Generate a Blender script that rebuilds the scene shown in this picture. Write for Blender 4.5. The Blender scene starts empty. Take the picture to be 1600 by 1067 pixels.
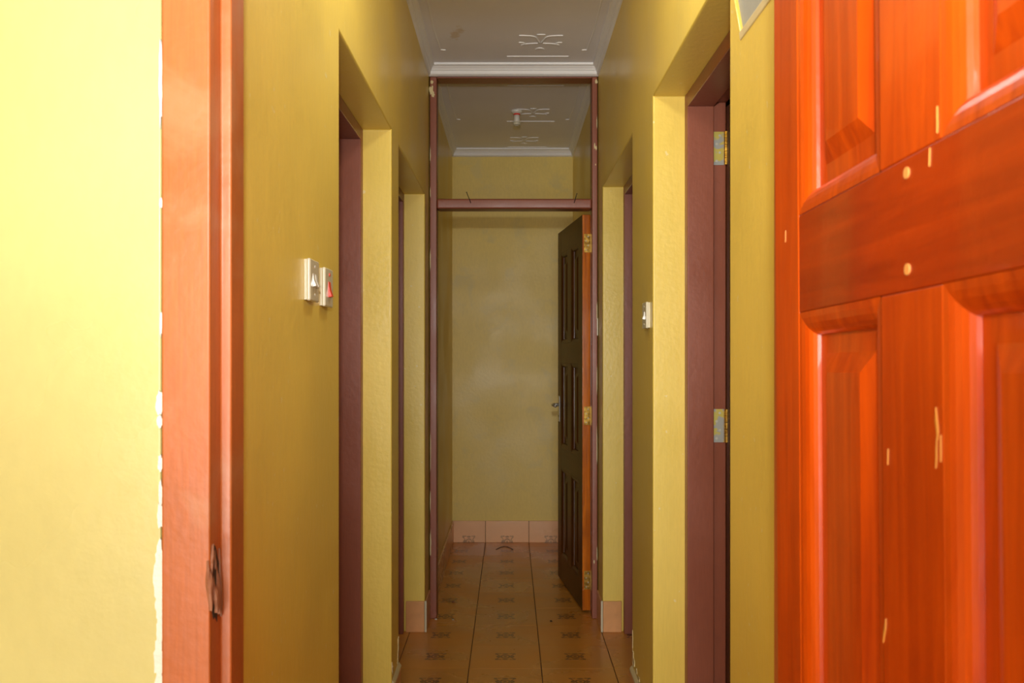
import bpy, bmesh, math, random
from mathutils import Vector, Matrix
random.seed(7)
sc = bpy.context.scene
C = sc.collection
R = math.radians

# ------------------------------------------------------------------ camera
cam_d = bpy.data.cameras.new('camera')
cam = bpy.data.objects.new('camera', cam_d); C.objects.link(cam)
cam.location = (0, 0, 1.40); cam.rotation_euler = (R(90), 0, 0)
cam_d.sensor_fit = 'HORIZONTAL'; cam_d.sensor_width = 36.0
cam_d.lens = 1425 * 36 / 1600
cam_d.shift_x = 3 / 1600; cam_d.shift_y = 19.5 / 1600
cam_d.clip_start = 0.02
cam_d.dof.use_dof = True; cam_d.dof.focus_distance = 3.2; cam_d.dof.aperture_fstop = 10
sc.camera = cam

# ------------------------------------------------------------------ world, lamps, exposure
w = bpy.data.worlds.new('world'); sc.world = w; w.use_nodes = True
w.node_tree.nodes['Background'].inputs[0].default_value = (0.75, 0.87, 1.0, 1)
w.node_tree.nodes['Background'].inputs[1].default_value = 1.0
def lamp(name, kind, loc, rot, energy, color=(1, 1, 1), **kw):
    d = bpy.data.lights.new(name, kind); d.energy = energy; d.color = color
    for k, v in kw.items(): setattr(d, k, v)
    o = bpy.data.objects.new(name, d); C.objects.link(o)
    o.location = loc; o.rotation_euler = rot
    return o
# the photographer's flash, just above the lens and tilted upwards
lamp('camera_flash', 'SPOT', (0.0, -0.10, 1.72), (R(90 + 11), 0, 0), 144, (1.0, 0.99, 0.97),
     spot_size=R(88), spot_blend=1.0, shadow_soft_size=0.03)
# added unseen fill light, without fixture, in the near half of the corridor
lamp('added_corridor_fill', 'POINT', (0.02, 2.15, 2.55), (0, 0, 0), 10, (1.0, 0.97, 0.92), shadow_soft_size=0.06)
# added fill light placed as daylight in the added window behind the camera
lamp('added_window_fill', 'AREA', (-0.5, -3.14, 1.05), (R(90), 0, 0), 185, (1.0, 0.95, 0.88),
     shape='RECTANGLE', size=2.0, size_y=1.5)
sc.view_settings.view_transform = 'Standard'; sc.view_settings.look = 'None'
sc.view_settings.exposure = 0.0; sc.view_settings.gamma = 1.0
sc.view_settings.use_curve_mapping = False

# ------------------------------------------------------------------ node helpers / materials
class G:
    """tiny expression builder for shader node graphs"""
    def __init__(s, name):
        s.m = bpy.data.materials.new(name); s.m.use_nodes = True
        s.t = s.m.node_tree; s.n = s.t.nodes; s.p = s.n['Principled BSDF']
    def link(s, a, b): s.t.links.new(a, b)
    def put(s, sock, v):
        if hasattr(v, 'is_linked') or isinstance(v, bpy.types.NodeSocket): s.link(v, sock)
        else: sock.default_value = v
    def math(s, op, a, b=0.0, c=None, clamp=False):
        n = s.n.new('ShaderNodeMath'); n.operation = op; n.use_clamp = clamp
        s.put(n.inputs[0], a); s.put(n.inputs[1], b)
        if c is not None: s.put(n.inputs[2], c)
        return n.outputs[0]
    def coord(s, scale=(1, 1, 1), loc=(0, 0, 0), kind='Object'):
        tc = s.n.new('ShaderNodeTexCoord'); mp = s.n.new('ShaderNodeMapping')
        s.link(tc.outputs[kind], mp.inputs[0]); mp.inputs['Scale'].default_value = scale
        mp.inputs['Location'].default_value = loc
        return mp.outputs[0]
    def xyz(s, v):
        n = s.n.new('ShaderNodeSeparateXYZ'); s.link(v, n.inputs[0]); return n.outputs
    def noise(s, vec, scale, detail=3, rough=0.5, dist=0.0):
        n = s.n.new('ShaderNodeTexNoise'); s.link(vec, n.inputs['Vector'])
        n.inputs['Scale'].default_value = scale; n.inputs['Detail'].default_value = detail
        n.inputs['Roughness'].default_value = rough; n.inputs['Distortion'].default_value = dist
        return n.outputs[0]
    def ramp(s, fac, stops):
        n = s.n.new('ShaderNodeValToRGB'); s.link(fac, n.inputs[0]); e = n.color_ramp.elements
        while len(e) < len(stops): e.new(0.5)
        for el, (p, c) in zip(e, stops):
            el.position = p; el.color = (*c, 1) if len(c) == 3 else c
        return n.outputs[0]
    def smooth(s, v, a, b, lo=0.0, hi=1.0):
        n = s.n.new('ShaderNodeMapRange'); n.interpolation_type = 'SMOOTHSTEP'
        s.put(n.inputs[0], v); n.inputs[1].default_value = a; n.inputs[2].default_value = b
        n.inputs[3].default_value = lo; n.inputs[4].default_value = hi
        return n.outputs[0]
    def mix(s, f, a, b):
        n = s.n.new('ShaderNodeMix'); n.data_type = 'RGBA'
        s.put(n.inputs[0], f)
        for sock, v in ((n.inputs[6], a), (n.inputs[7], b)):
            s.put(sock, (*v, 1) if isinstance(v, tuple) and len(v) == 3 else v)
        return n.outputs[2]
    def bump(s, h, strength, dist=0.002):
        n = s.n.new('ShaderNodeBump'); s.link(h, n.inputs['Height'])
        n.inputs['Strength'].default_value = strength; n.inputs['Distance'].default_value = dist
        s.link(n.outputs[0], s.p.inputs['Normal'])
    def out(s, color, rough=0.5, metallic=0.0, coat=0.0, spec=0.5, coat_rough=0.05):
        s.put(s.p.inputs['Base Color'], (*color, 1) if isinstance(color, tuple) and len(color) == 3 else color)
        s.put(s.p.inputs['Roughness'], rough); s.put(s.p.inputs['Metallic'], metallic)
        s.p.inputs['Coat Weight'].default_value = coat; s.p.inputs['Coat Roughness'].default_value = coat_rough
        s.p.inputs['Specular IOR Level'].default_value = spec
        return s.m

def mat_paint(name, base, var=0.08, rough=0.4, streak=(1, 1, 1), bump=0.25, spec=0.5, blotch=None, grain=55, specks=None):
    g = G(name); v = g.coord(); vs = g.coord(scale=streak)
    n1 = g.noise(v, 2.3, 4); n2 = g.noise(vs, 30, 3)
    f = g.math('ADD', g.math('MULTIPLY', n1, 0.6), g.math('MULTIPLY', n2, 0.4))
    lo = tuple(c * (1 - var) for c in base); hi = tuple(min(1, c * (1 + var)) for c in base)
    col = g.ramp(f, [(0.3, lo), (0.7, hi)])
    if blotch:
        bl = g.noise(v, 5.5, 6, 0.6, 0.4)
        col = g.mix(g.smooth(bl, 0.52, 0.72, 0, 0.75), col, blotch)
        dots = g.noise(v, 70, 2)
        col = g.mix(g.smooth(dots, 0.74, 0.78, 0, 0.5), col, tuple(c * 0.45 for c in base))
    if specks:
        sp = g.noise(v, 48, 2, 0.4)
        col = g.mix(g.smooth(sp, 0.735, 0.76, 0, 0.6), col, specks)
    hgt = g.math('ADD', g.noise(v, grain, 4), g.math('MULTIPLY', g.noise(v, 5, 2), 0.8))
    g.bump(hgt, bump, 0.003)
    return g.out(col, g.smooth(n1, 0.3, 0.7, rough - 0.06, rough + 0.08), spec=spec)

YEL = (0.80, 0.60, 0.115)
M = {}
M['wall'] = mat_paint('yellow_gloss_paint', YEL, 0.07, 0.34, (6, 6, 0.5), 0.26, specks=(0.85, 0.75, 0.42))
M['wall_back'] = mat_paint('stained_yellow_paint', (0.76, 0.585, 0.145), 0.08, 0.42, (3, 3, 1), 0.22,
                           blotch=(0.66, 0.54, 0.19))
M['wall_near'] = mat_paint('flash_dimmed_yellow_paint', (0.53, 0.49, 0.19), 0.05, 0.30, (2, 2, 1), 0.18)  # corridor yellow dulled in its colour to hold down flash overexposure
M['maroon'] = mat_paint('maroon_oil_paint', (0.25, 0.072, 0.036), 0.14, 0.38, (10, 10, 0.6), 0.2)
M['maroon_worn_lit'] = mat_paint('worn_flash_lit_maroon_paint', (0.43, 0.112, 0.022), 0.24, 0.42, (9, 9, 0.35), 0.2,
                             blotch=(0.42, 0.17, 0.065))  # same maroon with real wear, base brightened to orange as lit by flash
M['cornice'] = mat_paint('white_gypsum', (0.87, 0.88, 0.88), 0.04, 0.5, bump=0.3)
M['plaster'] = mat_paint('bare_plaster', (0.80, 0.77, 0.68), 0.12, 0.8, bump=0.8, grain=160)
M['cream'] = mat_paint('cream_undercoat', (0.66, 0.56, 0.30), 0.1, 0.6)
M['bare_wood'] = mat_paint('split_bare_wood', (0.30, 0.12, 0.055), 0.4, 0.7, (12, 12, 1), 0.6)
M['dark'] = mat_paint('dark_cavity', (0.03, 0.018, 0.01), 0.2, 0.9)
M['grey_panel'] = mat_paint('pale_grey_board', (0.36, 0.37, 0.34), 0.05, 0.5)
M['plastic'] = G('white_plastic').out((0.62, 0.58, 0.42), 0.25)
M['rocker'] = G('white_rocker').out((0.76, 0.74, 0.66), 0.18, coat=0.5)
M['red_plastic'] = G('red_plastic').out((0.80, 0.05, 0.03), 0.25)
M['iron'] = G('black_iron').out((0.02, 0.018, 0.016), 0.5, 0.6)
M['steel'] = G('brushed_steel').out((0.62, 0.63, 0.58), 0.32, 0.85)
M['dullsteel'] = G('dull_steel').out((0.50, 0.49, 0.40), 0.45, 0.4)

def mat_brass():
    g = G('worn_brass'); v = g.coord()
    n = g.noise(v, 60, 4)
    col = g.ramp(n, [(0.35, (0.32, 0.17, 0.03)), (0.6, (0.78, 0.50, 0.10))])
    g.bump(n, 0.5, 0.001)
    return g.out(col, 0.3, 0.9)
M['brass'] = mat_brass()

def mat_splash():
    g = G('paint_splashed_hinge'); v = g.coord()
    n = g.noise(v, 26, 3, 0.5, 0.6)
    col = g.ramp(n, [(0.47, (0.36, 0.37, 0.34)), (0.53, (0.55, 0.46, 0.10))])
    return g.out(col, 0.4, 0.25)
M['splash'] = mat_splash()

def mat_wood(name, a, b, rough, coat, axis=2, bump=0.35, coat_rough=0.06):
    g = G(name)
    s = [26, 26, 26]; s[axis] = 1.6
    v = g.coord(scale=tuple(s), kind='Object'); u = g.coord()
    oi = g.n.new('ShaderNodeObjectInfo')
    n = g.noise(v, 1.4, 5, 0.6, 1.2); big = g.noise(u, 3.1, 3)
    f = g.math('ADD', g.math('MULTIPLY', n, 0.55), g.math('MULTIPLY', big, 0.45))
    f = g.math('ADD', f, g.math('MULTIPLY', g.math('SUBTRACT', oi.outputs['Random'], 0.5), 0.10))
    col = g.ramp(f, [(0.32, a), (0.66, b)])
    g.bump(g.math('ADD', g.noise(u, 38, 3), g.math('MULTIPLY', n, 0.5)), bump, 0.0015)
    return g.out(col, rough, coat=coat, coat_rough=coat_rough, spec=0.3)
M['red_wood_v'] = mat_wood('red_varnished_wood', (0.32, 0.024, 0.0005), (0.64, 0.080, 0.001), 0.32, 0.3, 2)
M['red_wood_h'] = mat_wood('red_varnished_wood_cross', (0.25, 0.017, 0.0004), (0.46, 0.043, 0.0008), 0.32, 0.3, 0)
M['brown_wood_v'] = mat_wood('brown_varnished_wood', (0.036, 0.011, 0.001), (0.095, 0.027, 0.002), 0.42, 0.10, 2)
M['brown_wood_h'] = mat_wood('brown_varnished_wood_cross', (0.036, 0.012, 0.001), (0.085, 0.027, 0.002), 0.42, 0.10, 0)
M['edge_wood_lit'] = mat_wood('lit_varnished_edge', (0.26, 0.05, 0.002), (0.80, 0.22, 0.006), 0.25, 0.6, 2, 0.9)  # brown door's wood brightened to orange, flash light put into the edge colour
M['plug'] = mat_wood('pale_wood_plug', (0.70, 0.27, 0.06), (0.80, 0.36, 0.10), 0.4, 0.3)
M['scratch'] = G('bare_scratch').out((0.62, 0.27, 0.04), 0.5)

TILE = 0.3225
def mat_tile(name, base, dark, my):
    """terracotta tile with a printed floral emblem; my = emblem centre in the tile's own y"""
    g = G(name); v = g.coord(); o = g.xyz(v)
    e = 0.047
    x = g.math('DIVIDE', o[0], e); y = g.math('DIVIDE', g.math('SUBTRACT', o[1], my), e)
    ax = g.math('ABSOLUTE', x); ay = g.math('ABSOLUTE', y)
    def hyp(px, py, sx=1.0, sy=1.0):
        dx = g.math('DIVIDE', g.math('SUBTRACT', ax, px), sx); dy = g.math('DIVIDE', g.math('SUBTRACT', ay, py), sy)
        return g.math('SQRT', g.math('ADD', g.math('MULTIPLY', dx, dx), g.math('MULTIPLY', dy, dy)))
    def lt(val, lim): return g.smooth(val, lim - 0.06, lim + 0.06, 1, 0)
    parts = []
    r0 = hyp(0, 0)
    parts.append(lt(g.math('ABSOLUTE', g.math('SUBTRACT', r0, 0.42)), 0.10))          # ring
    parts.append(lt(r0, 0.17))                                                        # eye
    parts.append(lt(hyp(0, 0.78, 0.32, 0.14), 1.0))                                   # caps above and below
    parts.append(lt(hyp(0.86, 0.78, 0.17, 0.19), 1.0))                                # corner leaves
    parts.append(lt(hyp(0.58, 0.86, 0.22, 0.09), 1.0))
    parts.append(lt(hyp(0.72, 0.0, 0.17, 0.24), 1.0))                                 # side buds
    d = g.math('ABSOLUTE', g.math('SUBTRACT', ay, g.math('MULTIPLY', g.math('SUBTRACT', ax, 0.45), 1.75)))
    band = g.math('MULTIPLY', lt(d, 0.15), g.math('MULTIPLY', g.math('GREATER_THAN', ax, 0.5), g.math('LESS_THAN', ay, 0.85)))
    parts.append(band)
    f = parts[0]
    for p in parts[1:]: f = g.math('MAXIMUM', f, p)
    wear = g.smooth(g.noise(g.coord(kind='Generated'), 9, 3), 0.3, 0.6, 0.55, 0.9)
    oi = g.n.new('ShaderNodeObjectInfo')
    tc = g.n.new('ShaderNodeNewGeometry')
    cloud = g.noise(tc.outputs['Position'], 3.0, 4)
    jit = g.math('ADD', g.math('MULTIPLY', cloud, 0.8), g.math('MULTIPLY', oi.outputs['Random'], 0.2))
    col = g.ramp(jit, [(0.3, tuple(c * 0.86 for c in base)), (0.7, tuple(c * 1.1 for c in base))])
    dirt = g.noise(tc.outputs['Position'], 140, 2)
    col = g.mix(g.smooth(dirt, 0.73, 0.78, 0, 0.6), col, tuple(c * 0.4 for c in base))
    col = g.mix(g.math('MULTIPLY', f, wear), col, dark)
    g.bump(g.noise(v, 30, 2), 0.06, 0.002)
    return g.out(col, g.smooth(cloud, 0.3, 0.7, 0.22, 0.38))
M['tile'] = mat_tile('terracotta_floor_tile', (0.66, 0.275, 0.040), (0.12, 0.050, 0.016), 0.0)
M['skirt'] = mat_tile('terracotta_skirting_tile', (0.84, 0.49, 0.25), (0.34, 0.19, 0.09), -0.075)
M['skirt_plain'] = mat_paint('plain_terracotta', (0.72, 0.36, 0.14), 0.12, 0.35)
M['grout'] = mat_paint('dark_grout', (0.075, 0.045, 0.022), 0.3, 0.9)
M['floor_plain'] = mat_paint('plain_screed', (0.36, 0.19, 0.085), 0.15, 0.5)

def mat_ceiling():
    g = G('ceiling_board'); v = g.coord(); o = g.xyz(v)
    base = g.ramp(g.noise(v, 3, 4), [(0.3, (0.85, 0.86, 0.90)), (0.7, (0.89, 0.90, 0.94))])
    # a brown water stain with a shape of its own
    n = g.noise(v, 16, 3)
    dx = g.math('DIVIDE', g.math('ADD', o[0], 0.262), 0.058)
    dy = g.math('DIVIDE', g.math('SUBTRACT', o[1], 4.33), 0.105)
    skew = g.math('ADD', dy, g.math('MULTIPLY', dx, 0.6))
    r = g.math('SQRT', g.math('ADD', g.math('MULTIPLY', dx, dx), g.math('MULTIPLY', skew, skew)))
    r = g.math('ADD', r, g.math('MULTIPLY', g.math('SUBTRACT', n, 0.5), 2.6))
    col = g.mix(g.smooth(r, 0.35, 0.75, 0.5, 0), base, (0.62, 0.46, 0.22))
    g.bump(g.noise(v, 40, 3), 0.15, 0.002)
    return g.out(col, 0.55)
M['ceiling'] = mat_ceiling()

# ------------------------------------------------------------------ mesh helpers
def box(bm, x0, x1, y0, y1, z0, z1):
    v = [bm.verts.new((x, y, z)) for z in (z0, z1) for (x, y) in ((x0, y0), (x1, y0), (x1, y1), (x0, y1))]
    for f in ((3, 2, 1, 0), (4, 5, 6, 7), (0, 1, 5, 4), (1, 2, 6, 5), (2, 3, 7, 6), (3, 0, 4, 7)):
        bm.faces.new([v[i] for i in f])
    return bm
def prism(bm, poly, axis, a, b):
    """extrude a 2D polygon along an axis; the two other axes follow in x,y,z order"""
    def p3(p, t):
        return {'x': (t, p[0], p[1]), 'y': (p[0], t, p[1]), 'z': (p[0], p[1], t)}[axis]
    A = [bm.verts.new(p3(p, a)) for p in poly]; B = [bm.verts.new(p3(p, b)) for p in poly]
    bm.faces.new(A); bm.faces.new(B[::-1])
    n = len(poly)
    for i in range(n): bm.faces.new((A[i], B[i], B[(i + 1) % n], A[(i + 1) % n]))
    return bm
def cyl(bm, p0, p1, r0, r1=None, seg=16):
    r1 = r0 if r1 is None else r1
    p0, p1 = Vector(p0), Vector(p1); d = (p1 - p0).normalized()
    u = d.orthogonal().normalized(); w_ = d.cross(u)
    A = []; B = []
    for i in range(seg):
        a = 2 * math.pi * i / seg; e = u * math.cos(a) + w_ * math.sin(a)
        A.append(bm.verts.new(p0 + e * r0)); B.append(bm.verts.new(p1 + e * r1))
    bm.faces.new(A); bm.faces.new(B[::-1])
    for i in range(seg): bm.faces.new((A[i], B[i], B[(i + 1) % seg], A[(i + 1) % seg]))
    return bm
def lathe(bm, prof, cx, cy, seg=28):
    rings = []
    for r, z in prof:
        rings.append([bm.verts.new((cx + r * math.cos(2 * math.pi * i / seg), cy + r * math.sin(2 * math.pi * i / seg), z)) for i in range(seg)])
    for a, b in zip(rings, rings[1:]):
        for i in range(seg): bm.faces.new((a[i], a[(i + 1) % seg], b[(i + 1) % seg], b[i]))
    bm.faces.new(rings[0]); bm.faces.new(rings[-1][::-1])
    return bm
def tube(bm, pts, r, seg=8):
    pts = [Vector(p) for p in pts]; rings = []
    for i, p in enumerate(pts):
        d = (pts[min(i + 1, len(pts) - 1)] - pts[max(i - 1, 0)]).normalized()
        u = d.orthogonal().normalized()
        if rings:
            u = (last - d * last.dot(d)).normalized()
        last = u; w_ = d.cross(u)
        rings.append([bm.verts.new(p + (u * math.cos(2 * math.pi * k / seg) + w_ * math.sin(2 * math.pi * k / seg)) * r) for k in range(seg)])
    for a, b in zip(rings, rings[1:]):
        for k in range(seg): bm.faces.new((a[k], a[(k + 1) % seg], b[(k + 1) % seg], b[k]))
    bm.faces.new(rings[0]); bm.faces.new(rings[-1][::-1])
    return bm
def obj(name, bm, mat, parent=None, bevel=0.0, smooth=False, seg=2):
    bmesh.ops.recalc_face_normals(bm, faces=bm.faces)
    me = bpy.data.meshes.new(name); bm.to_mesh(me); bm.free()
    me.materials.append(M[mat] if isinstance(mat, str) else mat)
    o = bpy.data.objects.new(name, me); C.objects.link(o)
    if parent: o.parent = parent
    if smooth:
        for p in me.polygons: p.use_smooth = True
    if bevel:
        b = o.modifiers.new('bevel', 'BEVEL'); b.width = bevel; b.segments = seg
        b.limit_method = 'ANGLE'; b.angle_limit = R(40)
        if not smooth:
            for p in me.polygons: p.use_smooth = True
            wn = o.modifiers.new('normals', 'WEIGHTED_NORMAL'); wn.keep_sharp = False
    return o
def nb(): return bmesh.new()
def tag(o, label=None, cat=None, group=None, kind=None):
    if label: o['label'] = label
    if cat: o['category'] = cat
    if group: o['group'] = group
    if kind: o['kind'] = kind
    return o
def empty(name, loc=(0, 0, 0), rot=(0, 0, 0)):
    o = bpy.data.objects.new(name, None); C.objects.link(o); o.empty_display_size = 0.1
    o.location = loc; o.rotation_euler = rot
    return o
def struct(o, label, cat): return tag(o, label, cat, kind='structure')

# ------------------------------------------------------------------ measures (metres)
XL, XR = -0.430, 0.467          # corridor walls
YB = 6.786                      # end wall
YF = 4.82                       # transom frame
YN = 1.20                       # face of the near door frame
CE = 2.92                       # ceiling
REV = 0.108                     # reveal depth of the side doorways
WT = 0.228                      # wall thickness
L1 = (2.295, 3.312, 2.215); L2 = (3.52, 4.60, 2.207)
R1 = (1.94, 2.984, 2.243); R2 = (3.484, 4.60, 2.243)

# ------------------------------------------------------------------ structure
# floor slab and its tiles
fl = obj('floor', box(nb(), -2.5, 2.5, -3.3, 7.1, -0.12, -0.006), 'grout')
struct(fl, 'brown tiled corridor floor with dark grout lines', 'floor')
tb = nb(); h = TILE / 2 - 0.0016
box(tb, -h, h, -h - 0.0013, h + 0.0013, -0.008, 0.0)
t0 = obj('floor_tile', tb, 'tile', fl, bevel=0.0012, seg=1)
first = True
xs0 = -0.183 + TILE / 2; ys0 = 4.06 + TILE / 2
for j in range(-9, 9):
    for i in range(-2, 4):
        x = xs0 + i * (TILE + 0.0); y = ys0 + j * TILE
        if y < 1.15 or y > YB + TILE / 2: continue
        t = t0 if first else t0.copy()
        if not first: C.objects.link(t)
        first = False
        t.location = (x, y, random.uniform(-0.0006, 0.0002)); t.parent = fl
        t.rotation_euler = (0, 0, math.pi * (random.random() < 0.5))
obj('floor_screed', box(nb(), -2.5, 2.5, -3.3, 1.14, -0.006, 0.0), 'floor_plain', fl)

def comb(y0, y1, ztop, openings, extra=None):
    p = [(y0, 0.0)]
    for a, b, hh in openings: p += [(a, 0.0), (a, hh), (b, hh), (b, 0.0)]
    p += [(y1, 0.0), (y1, ztop)]
    if extra: p += extra
    p += [(y0, ztop)]
    return p
wl = obj('wall_left', prism(nb(), comb(1.31, YB + 0.15, CE, [L1, L2]), 'x', XL - WT, XL), 'wall', bevel=0.006)
struct(wl, 'glossy yellow left wall of the corridor with two doorway recesses', 'wall')
# the right wall has a high opening near the camera, above about 2 m
NZ = 2.052
notch = [(1.912, CE), (1.904, 2.15), (1.850, NZ), (1.42, NZ), (1.42, CE)]
wr = obj('wall_right', prism(nb(), comb(1.31, YB + 0.15, CE, [R1, R2], notch), 'x', XR, XR + WT), 'wall', bevel=0.006)
struct(wr, 'glossy yellow right wall of the corridor with two doorway recesses', 'wall')
wb = obj('wall_back', box(nb(), XL, XR, YB, YB + 0.15, 0, CE), 'wall_back')
struct(wb, 'stained yellow end wall of the corridor', 'wall')
# near wall with the doorway we look through
JX0, JX1 = -0.459, 0.453        # outer edges of the near frame
nw = nb()
prism(nw, [(-2.5, 0), (JX0 - 0.004, 0), (JX0 - 0.004, CE - 0.06), (JX1 + 0.004, CE - 0.06), (JX1 + 0.004, 0), (2.5, 0), (2.5, CE), (-2.5, CE)], 'y', YN + 0.010, 1.31)
wn = obj('wall_front', nw, 'wall_near', bevel=0.003)
struct(wn, 'glossy yellow wall, colour dulled against the flash, beside the worn door frame', 'wall')
struct(obj('wall_outer_left', box(nb(), -2.65, -2.5, -3.3, 7.1, 0, CE), 'wall'), 'yellow outer wall on the left', 'wall')
struct(obj('wall_outer_right', box(nb(), 2.5, 2.65, -3.3, 7.1, 0, CE), 'wall'), 'yellow outer wall on the right', 'wall')
struct(obj('wall_outer_back', box(nb(), -2.5, 2.5, 6.95, 7.1, 0, CE), 'wall'), 'yellow outer wall behind the corridor end', 'wall')
rw = nb()
box(rw, -2.5, -1.5, -3.15, -3.0, 0, CE); box(rw, 0.5, 2.5, -3.15, -3.0, 0, CE)
box(rw, -1.5, 0.5, -3.15, -3.0, 0, 0.3); box(rw, -1.5, 0.5, -3.15, -3.0, 1.8, CE)
struct(obj('wall_rear', rw, 'wall'), 'yellow wall with an added window behind the camera', 'wall')
wf = empty('added_window_2', (-0.5, -3.07, 0.3)); struct(wf, 'unseen window added behind the camera for its light', 'window')  # unseen window added to carry the fill light
for x in (-0.98, 0.0, 0.98): obj('added_window_frame', box(nb(), x - 0.02, x + 0.02, -0.03, 0.03, 0.0, 1.5), 'cornice', wf)
for z in (0.02, 1.48): obj('added_window_frame', box(nb(), -1.0, 1.0, -0.028, 0.028, z - 0.02, z + 0.02), 'cornice', wf)

ce = obj('ceiling', box(nb(), -2.6, 2.6, -3.3, 7.1, CE, CE + 0.1), 'ceiling')
struct(ce, 'greyish white ceiling board with raised moulded emblems', 'ceiling')
def cornice_profile(s):     # (distance from wall, height) stepped gypsum cove
    return [(0, CE), (s * 0.062, CE), (s * 0.062, CE - 0.010), (s * 0.050, CE - 0.013), (s * 0.036, CE - 0.024), (s * 0.032, CE - 0.030),
            (s * 0.026, CE - 0.031), (s * 0.019, CE - 0.046), (s * 0.010, CE - 0.051), (0, CE - 0.054)]
def cornice_run(name_y0, y1):
    for X, s in ((XL, 1), (XR, -1)):
        prof = [(X + d * 0.55, z + 0.0) for d, z in cornice_profile(s)]
        obj('cornice', prism(nb(), prof, 'y', name_y0, y1), 'cornice', ce)
def cornice_cross(Y, s):
    prof = [(Y + d, z) for d, z in cornice_profile(s)]
    obj('cornice', prism(nb(), prof, 'x', XL, XR), 'cornice', ce)
cornice_run(1.31, YF - 0.002); cornice_run(YF + 0.11, YB)
cornice_cross(YF - 0.002, -1); cornice_cross(YB, -1)
cornice_cross(1.31, 1); cornice_cross(YF + 0.11, 1)

# raised emblems and bars of the ceiling board
def bar(x0, x1, y):
    obj('ceiling_moulding', tube(nb(), [(x0, y, CE), (x1, y, CE)], 0.0045, 8), 'cornice', ce)
def emblem(cx, cy, s=1.0):
    e = empty('ceiling_emblem', (cx, cy, CE)); e.parent = ce
    def arc(pts, n=14):
        # Catmull-Rom through pts
        P = [pts[0]] + pts + [pts[-1]]; o = []
        for i in range(1, len(P) - 2):
            for k in range(n // 2):
                t = k / (n // 2)
                o.append(tuple(0.5 * ((2 * P[i][a]) + (-P[i-1][a] + P[i+1][a]) * t + (2*P[i-1][a] - 5*P[i][a] + 4*P[i+1][a] - P[i+2][a]) * t * t + (-P[i-1][a] + 3*P[i][a] - 3*P[i+1][a] + P[i+2][a]) * t ** 3) for a in (0, 1)))
        o.append(tuple(pts[-1])); return o
    for sx in (-1, 1):
        for pts in ([(0.004, 0.012), (0.016, -0.035), (0.03, -0.078), (0.065, -0.092), (0.105, -0.094)],
                    [(0.012, 0.014), (0.05, 0.018), (0.085, 0.032), (0.092, 0.052)],
                    [(0.105, 0.004), (0.088, 0.004), (0.076, 0.016)]):
            obj('scroll', tube(nb(), [(sx * a * s, b * s, 0) for a, b in arc(pts)], 0.0042, 8), 'cornice', e, smooth=True)
    obj('scroll', tube(nb(), [(-0.02 * s, -0.108 * s, 0), (0.02 * s, -0.108 * s, 0)], 0.0042, 8), 'cornice', e, smooth=True)
    obj('scroll', tube(nb(), [(a * s, b * s, 0) for a, b in arc([(-0.02, 0.105), (-0.008, 0.085), (0.008, 0.085), (0.02, 0.105)])], 0.0042, 8), 'cornice', e, smooth=True)
emblem(0.148, 4.445); bar(-0.016, 0.298, 4.655)
emblem(0.145, 5.75, 0.95); bar(-0.014, 0.305, 5.163); bar(-0.02, 0.29, 5.955)
emblem(0.10, 6.49, 0.95); bar(-0.02, 0.27, 6.69)
for X in (XL + 0.062, XR - 0.062):      # embossed border at the sides of the board
    s = 1 if X < 0 else -1
    for y in (4.05, 5.4):
        obj('ceiling_moulding', tube(nb(), [(X + s * 0.012, y - 0.35, CE), (X + s * 0.010, y + 0.22, CE), (X + s * 0.02, y + 0.50, CE), (X + s * 0.045, y + 0.51, CE)], 0.004, 8), 'cornice', ce)

# ------------------------------------------------------------------ skirting tiles
def skirting(parent, p0, p1, hgt, n_out, splits, mat='skirt', th=0.011):
    """tiles along p0->p1 (2D), outward normal n_out; splits = distances along"""
    p0, p1 = Vector(p0), Vector(p1); d = (p1 - p0); Ln = d.length; d.normalize()
    cuts = [0] + [s for s in splits if 0 < s < Ln] + [Ln]
    for a, b in zip(cuts, cuts[1:]):
        wd = b - a - 0.003
        if wd < 0.01: continue
        bm = box(nb(), -wd / 2, wd / 2, -hgt / 2, hgt / 2 - 0.002, 0, th)
        o = obj('skirting_tile', bm, mat, parent, bevel=0.0015, seg=1)
        c = p0 + d * ((a + b) / 2)
        X = Vector((d.x, d.y, 0)); Yv = Vector((0, 0, 1)); Zv = X.cross(Yv)
        if Zv.x * n_out[0] + Zv.y * n_out[1] < 0: X = -X; Zv = -Zv
        mw = Matrix((X, Yv, Zv)).transposed().to_4x4(); mw.translation = (c.x, c.y, hgt / 2)
        o.matrix_world = mw
bbk = empty('baseboard_back'); struct(bbk, 'row of terracotta skirting tiles with printed emblems on the end wall', 'baseboard')
obj('grout_bed', box(nb(), XL, XR, YB - 0.006, YB - 0.0005, 0.0, 0.159), 'grout', bbk)
skirting(bbk, (XL, YB), (XR, YB), 0.162, (0, -1), [-0.183 - XL, 0.1395 - XL])
bbl = empty('baseboard_left'); struct(bbl, 'terracotta skirting tiles along the left wall', 'baseboard')
bbr = empty('baseboard_right'); struct(bbr, 'terracotta skirting tiles along the right wall', 'baseboard')
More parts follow.
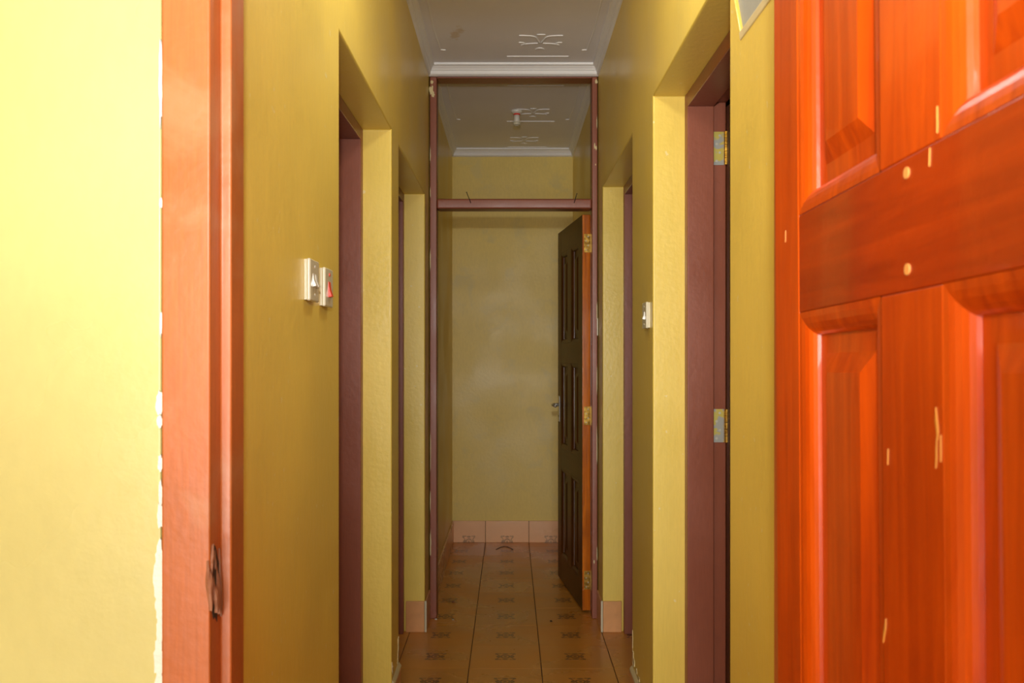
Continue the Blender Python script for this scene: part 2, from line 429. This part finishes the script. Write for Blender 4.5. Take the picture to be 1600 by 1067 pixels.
for bb, X, s in ((bbl, XL, 1), (bbr, XR, -1)):
    skirting(bb, (X, YF + 0.115), (X, YB - 0.012), 0.162, (s, 0), [TILE * k - 0.1 for k in range(1, 7)])
    # doorway piers beside the transom frame
    skirting(bb, (X, 4.60), (X - s * (REV - 0.012), 4.60), 0.157, (0, -1), [], 'skirt_plain', 0.012)
    obj('edge_trim', box(nb(), min(X, X + s * 0.010), max(X, X + s * 0.010), 4.586, 4.60, 0.001, 0.157), 'plastic', bb, bevel=0.001)
    skirting(bb, (X, 4.602), (X, YF - 0.004), 0.157, (s, 0), [], 'skirt_plain', 0.010)
    op1, op2 = (L1, L2) if s > 0 else (R1, R2)
    skirting(bb, (X, op1[1] + 0.002), (X, op2[0] - 0.004), 0.195, (s, 0), [], 'skirt_plain', 0.011)
    # mortar cap on top of that tile
    prof = [(X, 0.195), (X + s * 0.012, 0.195), (X + s * 0.010, 0.203), (X, 0.214)]
    obj('mortar_cap', prism(nb(), prof, 'y', op1[1] + 0.004, op2[0] - 0.002), 'cream', bb, bevel=0.002)
    skirting(bb, (X, op1[1]), (X - s * (REV - 0.004), op1[1]), 0.195, (0, -1), [], 'skirt_plain', 0.006)
    skirting(bb, (X, 1.40), (X, op1[0] - 0.004), 0.195, (s, 0), [TILE * k for k in (1, 2)], 'skirt', 0.011)

# ------------------------------------------------------------------ side door frames (maroon, rebated, inside each recess)
def side_frame(num, X, s, op, label):
    y0, y1, hh = op
    e = empty('trim_%d' % num, (X - s * REV, (y0 + y1) / 2, 0)); struct(e, label, 'door frame')
    a = X - s * (REV - 0.004); m = X - s * 0.190; b = X - s * (WT + 0.004); T, tt = 0.046, 0.032
    ox, oy = e.location.x, e.location.y
    def lo(poly): return [(px - ox, py - oy) for px, py in poly]
    near = [(a, y0), (a, y0 + T), (m, y0 + T), (m, y0 + tt), (b, y0 + tt), (b, y0)]
    far = [(a, y1), (a, y1 - T), (m, y1 - T), (m, y1 - tt), (b, y1 - tt), (b, y1)]
    obj('jamb', prism(nb(), lo(near), 'z', 0.0, hh), 'maroon', e, bevel=0.003)
    obj('jamb', prism(nb(), lo(far), 'z', 0.0, hh), 'maroon', e, bevel=0.003)
    hd = [(a - ox, hh), (a - ox, hh - T), (m - ox, hh - T), (m - ox, hh - tt), (b - ox, hh - tt), (b - ox, hh)]
    obj('head', prism(nb(), hd, 'y', y0 + T - oy, y1 - T - oy), 'maroon', e, bevel=0.003)
    return e
side_frame(1, XL, 1, L1, 'maroon door frame in the nearer left recess, beyond the switches')
side_frame(2, XL, 1, L2, 'maroon door frame in the farther left recess')
f3 = side_frame(3, XR, -1, R1, 'maroon door frame in the nearer right recess, carrying hinges')
side_frame(4, XR, -1, R2, 'maroon door frame in the farther right recess')

# ------------------------------------------------------------------ panelled doors
def rings(bm, x0, x1, z0, z1, prof, face_y, sgn, cap=False):
    """concentric rectangles: (inset, depth below the face)"""
    R_ = []
    for d, dep in prof:
        y = face_y + sgn * dep
        R_.append([bm.verts.new(p) for p in ((x0 + d, y, z0 + d), (x1 - d, y, z0 + d), (x1 - d, y, z1 - d), (x0 + d, y, z1 - d))])
    for a, b in zip(R_, R_[1:]):
        for i in range(4): bm.faces.new((a[i], a[(i + 1) % 4], b[(i + 1) % 4], b[i]))
    if cap: bm.faces.new(R_[-1])
def panel_door(name, label, Wd, Ht, T, cols, rows, mv, mh, loc, rot, medge=None, mw_=0.026, dep=0.015, field=0.030, bev=0.024):
    e = empty(name, loc, rot); struct(e, label, 'door')
    for x0, x1 in ((0, cols[0][0]), (cols[-1][1], Wd)):
        o = obj('stile', box(nb(), x0, x1, 0, T, 0, Ht), mv, e, bevel=0.002)
        if medge and x0 == 0:
            o.data.materials.append(M[medge])
            for p in o.data.polygons:
                if p.normal.x < -0.9: p.material_index = 1
    zc = [0] + [z for r in rows for z in r] + [Ht]
    for k in range(0, len(zc), 2):
        obj('rail', box(nb(), cols[0][0], cols[-1][1], 0.0004, T - 0.0004, zc[k], zc[k + 1]), mh, e, bevel=0.002)
    for r in rows:
        for c0, c1 in zip(cols, cols[1:]):
            obj('mullion', box(nb(), c0[1], c1[0], 0.0004, T - 0.0004, r[0], r[1]), mv, e, bevel=0.002)
        for c in cols:
            bm = nb()
            pr = [(mw_ - 0.008, dep + 0.001), (mw_ + field, dep), (mw_ + field + bev, dep - 0.009)]
            rings(bm, c[0], c[1], r[0], r[1], pr, 0, 1, True); rings(bm, c[0], c[1], r[0], r[1], pr, T, -1, True)
            p = obj('panel', bm, mv, e)
            bm = nb()
            arc = [(0.0, 0.0008)] + [(mw_ * math.sin(a) , 0.001 + (dep) * (1 - math.cos(a))) for a in [R(q) for q in (15, 30, 45, 60, 75, 90)]]
            rings(bm, c[0], c[1], r[0], r[1], arc, 0, 1); rings(bm, c[0], c[1], r[0], r[1], arc, T, -1)
            obj('moulding', bm, mv, p, smooth=False)
    return e

def hinge(parent, x, z, T, side, pmat='brass', lw=0.034, hh=0.10, loc=None, flip=1):
    """butt hinge: leaf let into an edge facing -x of the parent, barrel at one side"""
    e = obj('hinge', box(nb(), x - 0.002, x + 0.001, side - (lw if flip > 0 else 0), side + (0 if flip > 0 else lw), z - hh / 2, z + hh / 2), pmat, parent, bevel=0.0006)
    bm = nb()
    for k in range(5):
        a = z - hh / 2 + hh * k / 5; cyl(bm, (x - 0.004, side + flip * 0.003, a + 0.0006), (x - 0.004, side + flip * 0.003, a + hh / 5 - 0.0006), 0.0055, seg=12)
    obj('barrel', bm, 'brass', e, smooth=False)
    for k, q in enumerate((-0.36, -0.12, 0.12, 0.36)):
        yy = side - flip * lw * (0.38 if k % 2 else 0.68)
        obj('screw', cyl(nb(), (x - 0.0026, yy, z + q * hh), (x - 0.001, yy, z + q * hh), 0.0036, seg=10), 'dullsteel', e)
    return e

# near red door, standing open against the right edge of the picture
d1 = panel_door('door_1', 'glossy red-orange varnished panelled door standing open at the right, close to the camera', 0.80, 2.10, 0.040,
                [(0.096, 0.338), (0.462, 0.704)], [(0.19, 0.75), (0.86, 1.442), (1.560, 1.95)],
                'red_wood_v', 'red_wood_h', (0.349, 1.171, 0.006), (0, R(-1.1), R(-90)), mw_=0.028, dep=0.017, field=0.022, bev=0.022)
# wood plugs and worn marks on its lock rail and panels
for px, pz in ((0.398, 1.546), (0.398, 1.461)):
    bm = nb(); cyl(bm, (px, -0.0008, pz), (px, 0.003, pz), 0.0052, seg=14)
    obj('wood_plug', bm, 'plug', d1)
for (x0, z0, x1, z1, wd) in ((0.4520, 1.315, 0.4490, 1.342, 0.0012), (0.4485, 1.292, 0.4500, 1.318, 0.0018), (0.4560, 1.566, 0.4562, 1.588, 0.0009),
                             (0.4415, 1.542, 0.4425, 1.557, 0.0007), (0.3530, 1.285, 0.3540, 1.30, 0.0006), (0.3400, 1.118, 0.3460, 1.142, 0.0007),
                             (0.4570, 1.298, 0.4572, 1.320, 0.0007), (0.0450, 1.535, 0.0460, 1.550, 0.0008)):
    bm = nb(); yy = -0.0006
    vs = [bm.verts.new(p) for p in ((x0, yy, z0), (x0 + wd, yy, z0 + 0.3 * (z1 - z0)), (x1 + wd * 0.4, yy, z1), (x1 - wd * 0.6, yy, z0 + 0.6 * (z1 - z0)))]
    lo_ = [bm.verts.new((v.co.x, 0.0006, v.co.z)) for v in vs]
    bm.faces.new(vs); bm.faces.new(lo_[::-1])
    for i in range(4): bm.faces.new((vs[i], lo_[i], lo_[(i + 1) % 4], vs[(i + 1) % 4]))
    obj('varnish_scratch', bm, 'scratch', d1)
for z in (0.25, 1.05, 1.85): hinge(d1, -0.0005, z, 0.04, 0.040)

# far brown door on the transom frame
DA = math.atan2(0.785, -0.091)
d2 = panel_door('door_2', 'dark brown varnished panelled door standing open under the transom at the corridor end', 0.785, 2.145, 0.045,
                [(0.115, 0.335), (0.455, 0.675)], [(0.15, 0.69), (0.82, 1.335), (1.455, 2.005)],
                'brown_wood_v', 'brown_wood_h', (0.436, 4.945, 0.010), (0, 0, DA), 'edge_wood_lit')
for z in (0.165, 1.055, 1.99): hinge(d2, -0.0005, z, 0.045, 0.000, lw=0.036, flip=-1)
hp = obj('handle_plate', box(nb(), 0.715, 0.757, 0.045, 0.0495, 0.97, 1.13), 'steel', d2, bevel=0.002)
bm = nb(); cyl(bm, (0.738, 0.045, 1.075), (0.738, 0.085, 1.075), 0.0105, seg=16)
tube(bm, [(0.738, 0.084, 1.075), (0.72, 0.090, 1.075), (0.69, 0.091, 1.075), (0.62, 0.089, 1.073)], 0.0095, 12)
obj('lever', bm, 'steel', hp, smooth=True)
obj('keyhole', cyl(nb(), (0.738, 0.049, 1.005), (0.738, 0.0502, 1.005), 0.006, seg=12), 'iron', hp)

# the closed and open leaves of the side doorways
def side_leaf(name, X, s, op, label):
    y0, y1, hh = op; Wd = (y1 - y0) - 2 * 0.034; a = X - s * 0.192
    k = Wd / 0.95
    cols = [(0.13 * k, 0.40 * k), (0.55 * k, 0.82 * k)]
    rot = R(90) if s > 0 else R(-90)
    loc = (a, y0 + 0.034, 0.010) if s > 0 else (a, y1 - 0.034, 0.010)
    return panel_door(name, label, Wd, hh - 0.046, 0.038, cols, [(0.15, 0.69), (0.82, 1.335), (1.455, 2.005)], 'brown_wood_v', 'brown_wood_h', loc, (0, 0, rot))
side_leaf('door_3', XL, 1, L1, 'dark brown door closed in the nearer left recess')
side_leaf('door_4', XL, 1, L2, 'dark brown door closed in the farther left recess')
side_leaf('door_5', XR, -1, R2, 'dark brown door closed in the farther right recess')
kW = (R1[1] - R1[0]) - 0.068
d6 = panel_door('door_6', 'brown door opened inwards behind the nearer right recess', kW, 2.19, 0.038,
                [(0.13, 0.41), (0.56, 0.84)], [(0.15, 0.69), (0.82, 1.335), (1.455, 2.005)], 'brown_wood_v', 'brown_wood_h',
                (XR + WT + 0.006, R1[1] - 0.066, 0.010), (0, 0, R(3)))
# hinges on the far jamb of that frame (leaf let into the rebate, facing the camera)
fx, fy = f3.location.x, f3.location.y
for z, mt in ((2.065, 'splash'), (1.168, 'splash'), (0.25, 'splash')):
    x0 = XR + 0.192 - fx; y = R1[1] - 0.032 - fy
    e = obj('hinge', box(nb(), x0, x0 + 0.033, y - 0.0022, y + 0.001, z - 0.054, z + 0.054), mt, f3, bevel=0.0006)
    bm = nb()
    for k in range(5):
        za = z - 0.054 + 0.108 * k / 5
        cyl(bm, (x0 + 0.041, y - 0.005, za + 0.0007), (x0 + 0.041, y - 0.005, za + 0.108 / 5 - 0.0007), 0.0078, seg=14)
    obj('barrel', bm, 'brass', e)
    for k, q in enumerate((-0.38, -0.13, 0.13, 0.38)):
        xx = x0 + (0.009 if k % 2 == 0 else 0.019)
        obj('screw', cyl(nb(), (xx, y - 0.0032, z + q * 0.108), (xx, y - 0.001, z + q * 0.108), 0.0042, seg=10), 'dullsteel', e)

# ------------------------------------------------------------------ transom frame at the corridor end
tf = empty('trim_5', (0, YF, 0)); struct(tf, 'maroon floor-to-ceiling door frame with open transom across the corridor', 'door frame')
obj('post', box(nb(), XL + 0.006, -0.388, 0, 0.11, 0, CE - 0.054), 'maroon', tf, bevel=0.004)
obj('post', box(nb(), 0.433, XR - 0.005, 0, 0.11, 0, CE - 0.054), 'maroon', tf, bevel=0.004)
obj('transom_bar', box(nb(), -0.388, 0.433, 0.002, 0.108, 2.168, 2.222), 'maroon', tf, bevel=0.010)
obj('head', box(nb(), -0.388, 0.433, 0.002, 0.108, CE - 0.061, CE - 0.053), 'maroon', tf, bevel=0.003)
def flake(name, parent, pts, axis, at, th, mat):
    bm = prism(nb(), pts, axis, at, at - th * random.uniform(0.6, 1.4))
    return obj(name, bm, mat, parent)
def ragged(cx, cz, w_, h_, n=14, j=0.35):
    o = []
    for i in range(n):
        a = 2 * math.pi * i / n; q = 1 + random.uniform(-j, j)
        o.append((cx + w_ / 2 * math.cos(a) * q, cz + h_ / 2 * math.sin(a) * q))
    return o
for cx, cz, ww, hh in ((-0.415, 2.79, 0.022, 0.05), (-0.408, 2.77, 0.016, 0.03), (-0.414, 2.835, 0.016, 0.02), (0.455, 2.84, 0.014, 0.022),
                       (0.447, 2.50, 0.006, 0.03), (0.455, 2.49, 0.009, 0.026), (0.452, 2.40, 0.005, 0.01), (0.459, 2.62, 0.004, 0.07), (0.459, 1.6, 0.004, 0.16),
                       (-0.421, 2.45, 0.004, 0.08), (-0.421, 2.25, 0.004, 0.06), (-0.421, 1.9, 0.004, 0.1), (-0.42, 0.9, 0.004, 0.2), (0.459, 0.9, 0.004, 0.2),
                       (0.459, 0.35, 0.005, 0.08), (-0.42, 0.4, 0.006, 0.12), (0.444, 0.30, 0.006, 0.02), (-0.421, 0.62, 0.004, 0.12), (0.459, 1.25, 0.004, 0.14)):
    flake('paint_chip', tf, ragged(cx, cz, ww, hh), 'y', 0.001, 0.0022, 'cream')
obj('strike_plate', box(nb(), 0.4585, 0.4635, -0.012, 0.03, 1.497, 1.588), 'plastic', tf, bevel=0.001)
# bent nails sticking out of the transom bar
for (x0, x1, z1, lab) in ((-0.206, -0.229, 2.252, 'black bent nail near the left end of the transom bar'),
                          (0.338, 0.352, 2.245, 'black bent nail near the right end of the transom bar')):
    bm = nb(); tube(bm, [(x0, YF + 0.006, 2.195), (x0 * 0.7 + x1 * 0.3, YF - 0.008, 2.212), (x1, YF - 0.014, z1)], 0.0019, 8)
    cyl(bm, (x1, YF - 0.014, z1), (x1 + (x1 - x0) * 0.03, YF - 0.0142, z1 + 0.0015), 0.0038, seg=10)
    tag(obj('nail', bm, 'iron'), lab, 'nail', 'nails on the transom bar')

# ------------------------------------------------------------------ near door frame (worn maroon with flash light in its colour, rebated towards the camera)
nf = empty('trim_6', (0, YN, 0)); struct(nf, 'worn maroon door frame on the left, close to the camera, flash-lit orange in its colour', 'door frame')
SB, SD = 0.0145, 0.045
def jpoly(o_, i_, s):     # outer edge, rebate edge; s points into the opening
    return [(o_, 0), (i_, 0), (i_, SD), (i_ + s * SB, SD), (i_ + s * SB, 0.105), (o_, 0.105)]
jl = obj('jamb', prism(nb(), jpoly(-0.459, -0.395, 1), 'z', 0, CE - 0.064), 'maroon_worn_lit', nf, bevel=0.003)
obj('jamb', prism(nb(), jpoly(0.453, 0.3915, -1), 'z', 0, CE - 0.064), 'maroon_worn_lit', nf, bevel=0.003)
obj('transom_bar', prism(nb(), [(0, 2.19), (0, 2.13), (SD, 2.13), (SD, 2.115), (0.105, 2.115), (0.105, 2.19)], 'x', -0.395, 0.3915), 'maroon_worn_lit', nf, bevel=0.003)
# splintered strike hole low on the left jamb
obj('strike_hole', prism(nb(), ragged(0.020, 1.095, 0.034, 0.105, 16, 0.18), 'x', -0.396, -0.3942), 'dark', nf)
for (x, y, z0, z1, r, lean) in ((-0.3955, -0.0005, 1.062, 1.128, 0.0040, 0.0022), (-0.3930, 0.012, 1.058, 1.108, 0.0042, 0.0030), (-0.3935, 0.026, 1.050, 1.120, 0.0036, 0.0022),
                                (-0.3935, 0.037, 1.045, 1.135, 0.0034, 0.0012), (-0.3945, 0.006, 1.104, 1.148, 0.0030, -0.0015), (-0.3945, 0.018, 1.112, 1.142, 0.0026, 0.0010)):
    bm = nb(); n = 7; seg = 6; rg = []
    for k in range(n):
        q = k / (n - 1); rr = r * (0.35 + 0.75 * math.sin(math.pi * min(1, 0.15 + 0.8 * q))) * random.uniform(0.8, 1.15)
        rg.append([bm.verts.new((x + lean * (0.5 - q) * 2 + rr * math.cos(2 * math.pi * i / seg + 0.3) * random.uniform(0.6, 1.1),
                                 y + rr * math.sin(2 * math.pi * i / seg + 0.3) * random.uniform(0.7, 1.2), z0 + (z1 - z0) * q + random.uniform(-0.002, 0.002))) for i in range(seg)])
    for p, q_ in zip(rg, rg[1:]):
        for i in range(seg): bm.faces.new((p[i], p[(i + 1) % seg], q_[(i + 1) % seg], q_[i]))
    bm.faces.new(rg[0]); bm.faces.new(rg[-1][::-1])
    obj('splinter', bm, 'bare_wood', nf)
# broken plaster along the frame edge
for cz, hh, ww in ((1.335, 0.030, 0.010), (1.31, 0.014, 0.008), (1.255, 0.02, 0.006), (1.185, 0.03, 0.008), (1.125, 0.05, 0.010), (1.105, 0.05, 0.014), (1.07, 0.04, 0.010),
                   (1.035, 0.04, 0.009), (0.995, 0.05, 0.012), (0.965, 0.03, 0.010), (1.215, 0.03, 0.005), (1.60, 0.012, 0.004), (1.44, 0.03, 0.003), (1.76, 0.10, 0.004)):
    flake('plaster_chip', wn, ragged(JX0 - 0.003 - ww * 0.25, cz, ww, hh * 1.1, 22, 0.22), 'y', YN + 0.0105, 0.0030, 'plaster')

# crumbled plaster low on the wall ends between the recesses
for wobj, X, s_, lst in ((wl, XL, 1, ((3.50, 0.245, 0.030, 0.05), (3.505, 0.285, 0.02, 0.05), (3.49, 0.225, 0.03, 0.02), (3.34, 0.24, 0.02, 0.03), (3.318, 0.26, 0.008, 0.03))),
                         (wr, XR, -1, ((3.46, 0.25, 0.035, 0.05), (3.43, 0.235, 0.04, 0.03), (3.37, 0.228, 0.03, 0.02), (3.475, 0.31, 0.012, 0.06), (3.30, 0.224, 0.04, 0.015)))):
    for cy, cz, ww, hh in lst:
        obj('plaster_chip', prism(nb(), ragged(cy, cz, ww, hh, 16, 0.35), 'x', X - s_ * 0.001, X + s_ * random.uniform(0.001, 0.0025)), 'cream', wobj)
# high opening in the right wall: pale board with a bevelled lower edge
hw = empty('window_1', (XR, 1.62, NZ)); struct(hw, 'pale grey board in the high opening of the right wall', 'window')
obj('pane', box(nb(), 0.007, 0.017, -0.20, 0.29, 0.0, CE - NZ), 'grey_panel', hw)
obj('sill', prism(nb(), [(-0.0025, -0.018), (-0.004, -0.002), (0.003, 0.004), (0.007, 0.004), (0.007, -0.018)], 'y', -0.20, 0.226), 'cream', hw, bevel=0.002)

# ------------------------------------------------------------------ switches
def switch(loc, s, label, kind):
    """s = +1 faces +x (left wall), -1 faces -x"""
    e = empty('light_switch', loc); tag(e, label, 'switch', 'wall switches')
    def bx(n, t0, t1, y0, y1, z0, z1, m, bv=0.001, par=e):
        a, b = sorted((s * t0, s * t1)); return obj(n, box(nb(), a, b, y0, y1, z0, z1), m, par, bevel=bv, seg=3)
    H_ = 0.0445
    bx('mounting_box', 0.0, 0.006, -H_ + 0.002, H_ - 0.002, -H_ + 0.002, H_ - 0.002, 'plastic')
    bx('cover_plate', 0.005, 0.014, -H_, H_, -H_, H_, 'plastic', 0.004)
    def rocker(y0, y1, z0, z1, m):
        prof = [(s * 0.0135, z0), (s * 0.0215, z0 + 0.002), (s * 0.0165, (z0 + z1) / 2), (s * 0.0145, z1), (s * 0.0135, z1)]
        obj('rocker', prism(nb(), prof, 'y', y0, y1), m, e, bevel=0.001)
    if kind == 'twin':
        rocker(-0.021, -0.003, -0.014, 0.014, 'rocker'); rocker(0.003, 0.021, -0.014, 0.014, 'rocker')
    elif kind == 'red':
        rocker(-0.012, 0.012, -0.022, 0.014, 'red_plastic')
        obj('indicator_lamp', cyl(nb(), (s * 0.013, 0, 0.030), (s * 0.0155, 0, 0.030), 0.004, seg=14), 'red_plastic', e)
    else:
        rocker(-0.010, 0.010, -0.014, 0.014, 'rocker')
    for z in (-0.030, 0.030) if kind != 'red' else ():
        obj('screw_cap', cyl(nb(), (s * 0.0135, 0, z), (s * 0.0146, 0, z), 0.003, seg=10), 'rocker', e)
switch((XL, 1.945, 1.556), 1, 'white twin rocker switch on the left wall, nearest the camera', 'twin')
switch((XL, 2.100, 1.552), 1, 'white switch with red rocker and red lamp on the left wall', 'red')
switch((XR, 3.085, 1.530), -1, 'white rocker switch alone on the right wall between the recesses', 'single')

# ------------------------------------------------------------------ bare lamp holder on the far ceiling
lx, ly = 0.042, 5.70
lh = empty('lamp_holder', (lx, ly, CE)); tag(lh, 'white bulbless lamp holder with red ring on the far ceiling', 'lamp holder')
obj('ceiling_rose', lathe(nb(), [(0.036, 0.0), (0.036, -0.007), (0.033, -0.013), (0.024, -0.018), (0.020, -0.020)], 0, 0), 'rocker', lh, smooth=True)
obj('red_ring', lathe(nb(), [(0.0195, -0.019), (0.0205, -0.021), (0.0205, -0.026), (0.0195, -0.028)], 0, 0), 'red_plastic', lh)
obj('socket', lathe(nb(), [(0.0175, -0.026), (0.0175, -0.050), (0.020, -0.064), (0.021, -0.072)], 0, 0), 'rocker', lh, smooth=True)
obj('skirt_ring', lathe(nb(), [(0.0215, -0.071), (0.0240, -0.074), (0.0240, -0.087), (0.0215, -0.091), (0.014, -0.091), (0.014, -0.080)], 0, 0), 'plastic', lh, smooth=True)

# ------------------------------------------------------------------ bits lying on the floor
def crumb(x, y, r, mat, label, cat, flat=0.5):
    bm = nb(); bmesh.ops.create_icosphere(bm, subdivisions=2, radius=r)
    for v in bm.verts:
        v.co *= 1 + random.uniform(-0.3, 0.3); v.co.z *= flat
    zmin = min(v.co.z for v in bm.verts)
    for v in bm.verts: v.co.z -= zmin
    o = obj(cat.replace(' ', '_'), bm, mat); o.location = (x, y, 0.0); tag(o, label, cat)
crumb(-0.390, 4.80, 0.007, 'plaster', 'white plaster crumb on the tiles beside the left post of the transom frame', 'crumb')
crumb(-0.527 * 0 - 0.30, 4.795, 0.005, 'plaster', 'tiny white crumb on the tiles just inside the transom doorway', 'crumb')
crumb(-0.32, 5.14, 0.010, 'bare_wood', 'dark brown scrap on the tiles behind the left post', 'scrap', 0.4)
crumb(0.215, 4.77, 0.007, 'dark', 'black speck of dirt on the right tile column before the open brown door', 'dirt', 0.4)
bm = nb(); tube(bm, [(-0.10 + 0.12 * t, 6.52 + 0.10 * math.sin(math.pi * t) , 0.003) for t in [k / 14 for k in range(15)]], 0.0022, 6)
tag(obj('thread', bm, 'iron'), 'black curved thread lying before the end wall', 'thread')
